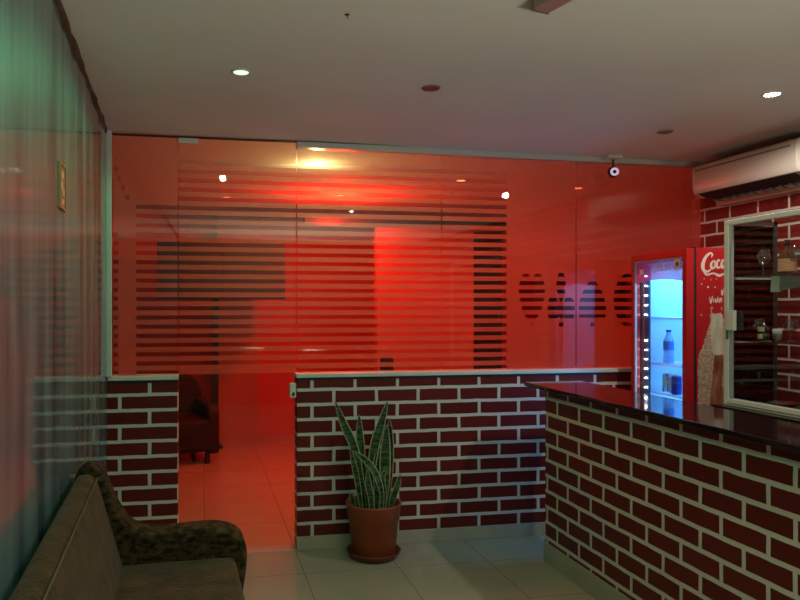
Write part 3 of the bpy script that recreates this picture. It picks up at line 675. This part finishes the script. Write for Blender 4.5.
# added bowl stands hiding the fill uplights behind the viewer
for (x, y), lab in (((.75,-1.4),'added unseen bowl stand for the fill uplight at the left of the front of the room'),((1.55,-.7),'added unseen bowl stand for the fill uplight in the middle of the front of the room')):
    t = thing('fill_lamp_stand', lab, 'lamp', (x, y, 0), group='added fill lamps')
    MB().lathe([(0,0),(.14,0),(.14,.012),(.02,.03),(0,.03)],28).build('base', black_m, t, smooth=True)
    MB().tube([(0,0,.03),(0,0,.84)],.012,12).build('pole', black_m, t)
    MB().lathe([(0,.84),(.06,.845),(.14,.88),(.18,.94),(.175,.94),(.13,.885),(.05,.855),(0,.85)],28).build('lamp_bowl', trim_w, t, smooth=True)
downlight(.163, 1.05, 'lit greenish ceiling spot over the sofa near the viewer', bpy.data.materials['green_emit'])
downlight(1.62, 1.45, 'lit ceiling spot in front of the bar near the viewer', bpy.data.materials['white_emit'])
# ceiling hook, batten end
t = thing('ceiling_hook', 'small dark hook screwed into the ceiling at top', 'hook', (.52, 2.537, cz(.52)-.0005))
MB().lathe([(0,0),(.009,0),(.008,-.003),(0,-.004)],14).build('plate', bark_m, t)
MB().tube([(0,0,-.003),(0,0,-.010),(.004,0,-.014),(.007,0,-.011)],.0015,6).build('hook_wire', black_m, t)
t = thing('ceiling_batten', 'reddish grey batten lamp end at the top edge of the ceiling', 'lamp', (1.135, 2.27, cz(1.135)-.001), .25)
MB().box(-.035,.035,-.9,0,-.045,0).build('housing', M('pinkish_batten',(.30,.17,.16),.4), t, bevel=.006)
MB().box(-.037,.037,.0005,.006,-.046,0).build('end_cap', M('dark_cap_batten',(.10,.08,.06),.5), t, bevel=.002)
# small camera under the header
cx_, cy_ = 2.76, 4.46
t = thing('security_camera', 'small round white security camera hanging from the header rail', 'security camera', (cx_, cy_, 2.4585))
MB().box(-.055,.055,-.03,.055,cz(cx_)-2.4585-.022,cz(cx_)-2.4585-.001).build('mount', wtrim_m, t, bevel=.004)
MB().tube([(0,0,.085),(0,0,.035)],.007).build('stem', black_m, t)
MB().lathe([(0,-.038),(.022,-.032),(.038,0),(.033,.022),(.02,.034),(0,.038)],28).build('housing', black_m, t, smooth=True)
o = MB().lathe([(.012,0),(.028,0),(.027,.006),(.013,.008)],28,closed=True).build('ring', M('white_ring_glow',(.8,.75,.9),.4,emis=(.75,.62,.9),es=.5), t, smooth=True); o.rotation_euler=(PI/2,0,-.5); o.location=(-.010,-.033,-.002)  # white ring, no lamp; its brightness is added as emission
o = MB().lathe([(0,0),(.011,0),(.009,.006),(0,.008)],20).build('camera_lens', M('lens_black',(.005,.005,.01),.1), t, smooth=True); o.rotation_euler=(PI/2,0,-.5); o.location=(-.010,-.033,-.002)

# ------------------------------------------------------------------ sign on the left wall
ang = math.atan(.0360)
def wallpt(y, z): return (lwx(y)+.001, y, z)
t = thing('wall_sign', 'small gold-framed sign plate high on the glossy left wall', 'sign', wallpt(2.70, 1.974), ang)
MB().box(0,.006,-.058,.058,-.075,.075).build('plate', M('sign_dark',(.05,.045,.02),.4), t)
m = MB(); m.box(0,.010,-.064,-.0585,-.08,.08); m.box(0,.010,.0585,.064,-.08,.08); m.box(0,.010,-.0585,.0585,.0755,.08); m.box(0,.010,-.0585,.0585,-.08,-.0755); m.build('frame', M('gold_frame',(.28,.22,.09),.45), t)
m = MB(); m.box(.0062,.007,-.03,.02,.028,.055); m.box(.0062,.007,-.045,.0,-.012,.018); m.box(.0062,.007,0,.04,-.032,-.004); m.box(.0062,.007,-.02,.03,-.062,-.042); m.build('print', M('sign_print',(.40,.38,.22),.5), t)

# ------------------------------------------------------------------ sofa
sf_m = noisy(M('olive_plush', rough=.85, spec=.2), (.032,.024,.007), (.078,.050,.019), 12, (1,1,1), bump=.5, bscale=70, lo=.35, hi=.7)
sfa_m = noisy(M('olive_brown_plush', rough=.85, spec=.2), (.012,.009,.003), (.072,.054,.020), 30, (1,1,1.6), bump=.5, bscale=60, lo=.40, hi=.66)
bsdf(sf_m).inputs['Sheen Weight'].default_value = .08
so = thing('sofa', 'olive green plush sofa with scrolled arm against the glossy left wall', 'sofa', (lwx(2.1)+.015, 2.05, 0), ang)
# local x = away from the wall, local y = along it; far end at +1.0
YA = 1.0
back = [(.045,.10),(.010,.50),(.004,.86),(.018,.895),(.055,.902),(.085,.885),(.098,.85),(.150,.66),(.195,.50),(.21,.30),(.21,.10)]
MB().prism(back, 'y', -1.02, YA-.13).build('backrest', sf_m, so, bevel=.012)
MB().tube([(.092,-1.02,.884),(.092,YA-.14,.884)],.0035,8).build('piping', M('dark_piping',(.10,.09,.045),.7), so, smooth=True)
arm = cr([(.0,.06),(.0,.5),(.0,.84),(.02,.905),(.065,.925),(.105,.895),(.135,.82),(.175,.735),(.225,.675),(.30,.648),(.42,.650),(.54,.652),(.62,.632),(.665,.585),(.672,.50),(.655,.36),(.645,.2),(.645,.06)],4)
for y0, y1 in ((YA-.13,YA+.02),(-1.17,-1.02)):
    MB().prism(arm, 'y', y0, y1).build('armrest', sfa_m, so, bevel=.028, seg=4)
MB().box(.06,.60,-1.02,YA-.13,.08,.40).build('seat_base', sf_m, so, bevel=.01)
MB().box(.155,.625,-1.015,-.075,.402,.545).build('seat_cushion', sf_m, so, bevel=.035, seg=4)
MB().box(.155,.625,-.070,YA-.136,.402,.545).build('seat_cushion', sf_m, so, bevel=.035, seg=4)
for x in (.05,.58):
    for y in (-1.1,YA-.06): MB().lathe([(0,0),(.02,0),(.027,.079),(0,.079)],14,(x,y,0)).build('leg', bark_m, so)

# ------------------------------------------------------------------ snake plant
px0, py0 = 1.058, 4.343
terra_m = noisy(M('terracotta_plastic', rough=.4), (.27,.058,.020), (.32,.072,.026), 6)
pot = thing('potted_snake_plant', 'tall variegated snake plant in a terracotta-coloured pot beside the brick half wall', 'potted plant', (px0, py0, 0.0135))
MB().lathe([(0,0),(.128,0),(.136,.01),(.153,.215),(.159,.218),(.169,.312),(.174,.319),(.172,.325),(.164,.325),(.159,.314),(.148,.22),(.128,.02),(0,.02)],48).build('pot', terra_m, pot, smooth=True)
MB().lathe([(0,.272),(.151,.272),(.142,.22),(0,.22)],32).build('soil', noisy(M('potting_soil', rough=.95),(.012,.008,.006),(.05,.035,.025),60,bump=.6), pot)
sc = MB().lathe([(0,0),(.140,0),(.166,.035),(.169,.045),(.164,.046),(.138,.012),(0,.012)],48).build('saucer', M('saucer_brown',(.13,.030,.020),.35), None, smooth=True)
sc.location = (px0, py0, .0005); tag(sc, 'dark terracotta saucer on the floor under the plant pot', 'saucer')
pl = pot
lf_m = M('snake_leaf', rough=.38)
uvn = nd(lf_m,'ShaderNodeUVMap'); uvn.uv_map = 'uv'; sp_ = nd(lf_m,'ShaderNodeSeparateXYZ'); lk(lf_m,uvn.outputs[0],sp_.inputs[0])
edge = mth(lf_m,'GREATER_THAN', mth(lf_m,'ABSOLUTE', mth(lf_m,'SUBTRACT', sp_.outputs[0], .5)), .41)
g = nd(lf_m,'ShaderNodeNewGeometry'); mp = nd(lf_m,'ShaderNodeMapping'); mp.inputs['Scale'].default_value=(12,12,75); lk(lf_m,g.outputs['Position'],mp.inputs[0])
nz = nd(lf_m,'ShaderNodeTexNoise'); nz.inputs['Scale'].default_value=1; nz.inputs['Detail'].default_value=2; lk(lf_m,mp.outputs[0],nz.inputs['Vector'])
rp = nd(lf_m,'ShaderNodeValToRGB'); rp.color_ramp.elements[0].position=.42; rp.color_ramp.elements[1].position=.60; rp.color_ramp.elements[0].color=(.010,.030,.012,1); rp.color_ramp.elements[1].color=(.060,.150,.050,1); lk(lf_m,nz.outputs['Fac'],rp.inputs[0])
mx = nd(lf_m,'ShaderNodeMix',data_type='RGBA'); lk(lf_m,edge,mx.inputs[0]); lk(lf_m,rp.outputs[0],mx.inputs[6]); mx.inputs[7].default_value=(.36,.38,.20,1); lk(lf_m,mx.outputs[2],bsdf(lf_m).inputs['Base Color'])
K = .0064
def leaf(path, wpx, dy0, dy1, twist=0.):
    """path: pixel-like (across, up) in plant units of 6 mm from the pot centre at soil level"""
    P = cr([(a*K, dy0+(dy1-dy0)*i/(len(path)-1), bb*K) for i, (a, bb) in enumerate(path)], 7); n = len(P)
    vs = []; fs = []; uv = []; NC = 6
    for i, p in enumerate(P):
        t = i/(n-1)
        wf = (.62+.38*math.sin(min(1,t/.55)*PI/2))*(1 if t < .6 else max(.02, math.cos((t-.6)/.4*PI/2)**.8))
        a = Vector(P[max(i-1,0)]); c = Vector(P[min(i+1,n-1)]); T_ = (c-a).normalized()
        p = (p[0],p[1],p[2]); side = T_.cross(Vector((0,1,0))).normalized(); side = Matrix.Rotation(twist*(1-t)+twist*.3, 3, T_) @ side; nn = T_.cross(side).normalized()
        hw = wpx*K/2*wf
        for k in range(NC+1):
            u = k/NC; s_ = (u-.5)*2
            q = Vector(p)+side*hw*s_+nn*(-hw*.35*(1-s_*s_)); vs.append(q+Vector((0,0,.2735))); uv.append((u,t))
    for i in range(n-1):
        for k in range(NC): a0 = i*(NC+1)+k; fs.append((a0,a0+1,a0+NC+2,a0+NC+1))
    me = bpy.data.meshes.new('leaf'); me.from_pydata(vs,[],fs); me.update(); me.materials.append(lf_m)
    ul = me.uv_layers.new(name='uv')
    for lp in me.loops: ul.data[lp.index].uv = uv[lp.vertex_index]
    for p in me.polygons: p.use_smooth = True
    o = bpy.data.objects.new('leaf', me); COL.objects.link(o); o.parent = pl
    md = o.modifiers.new('th','SOLIDIFY'); md.thickness = .003
    return o
leaf([(-9,0),(-14,35),(-20,62),(-30,84),(-39,107)], 9, .00, -.03, .2)
leaf([(-5,0),(-9,30),(-11,60),(-12,91)], 10, .05, .07, .1)
leaf([(-2,0),(-2,30),(2,62),(8,82),(15,105)], 9.5, .02, .02, -.3)
leaf([(11,0),(12,25),(12,52),(13,82)], 12, .03, .0, .15)
leaf([(14,0),(17,30),(18,60),(18,86)], 9, .05, .05, -.4)
leaf([(6,0),(6,18),(0,36),(-10,50),(-24,61)], 7.5, -.04, -.09, .5)
leaf([(17,0),(19,10),(23,22),(26,34)], 7, .0, -.02, .1)
leaf([(-4,0),(-5,14),(-8,28),(-9,42)], 7, -.06, -.08, .1)
leaf([(-13,0),(-16,22),(-20,42),(-25,62)], 6.5, -.03, -.05, .4)
leaf([(3,0),(4,22),(4,44),(6,58)], 9, .0, .03, .3)
leaf([(8,0),(9,15),(7,28),(9,40)], 6, -.03, -.05, -.3)
leaf([(-16,0),(-19,6),(-21,12),(-22,16)], 5, .03, .03, .1)
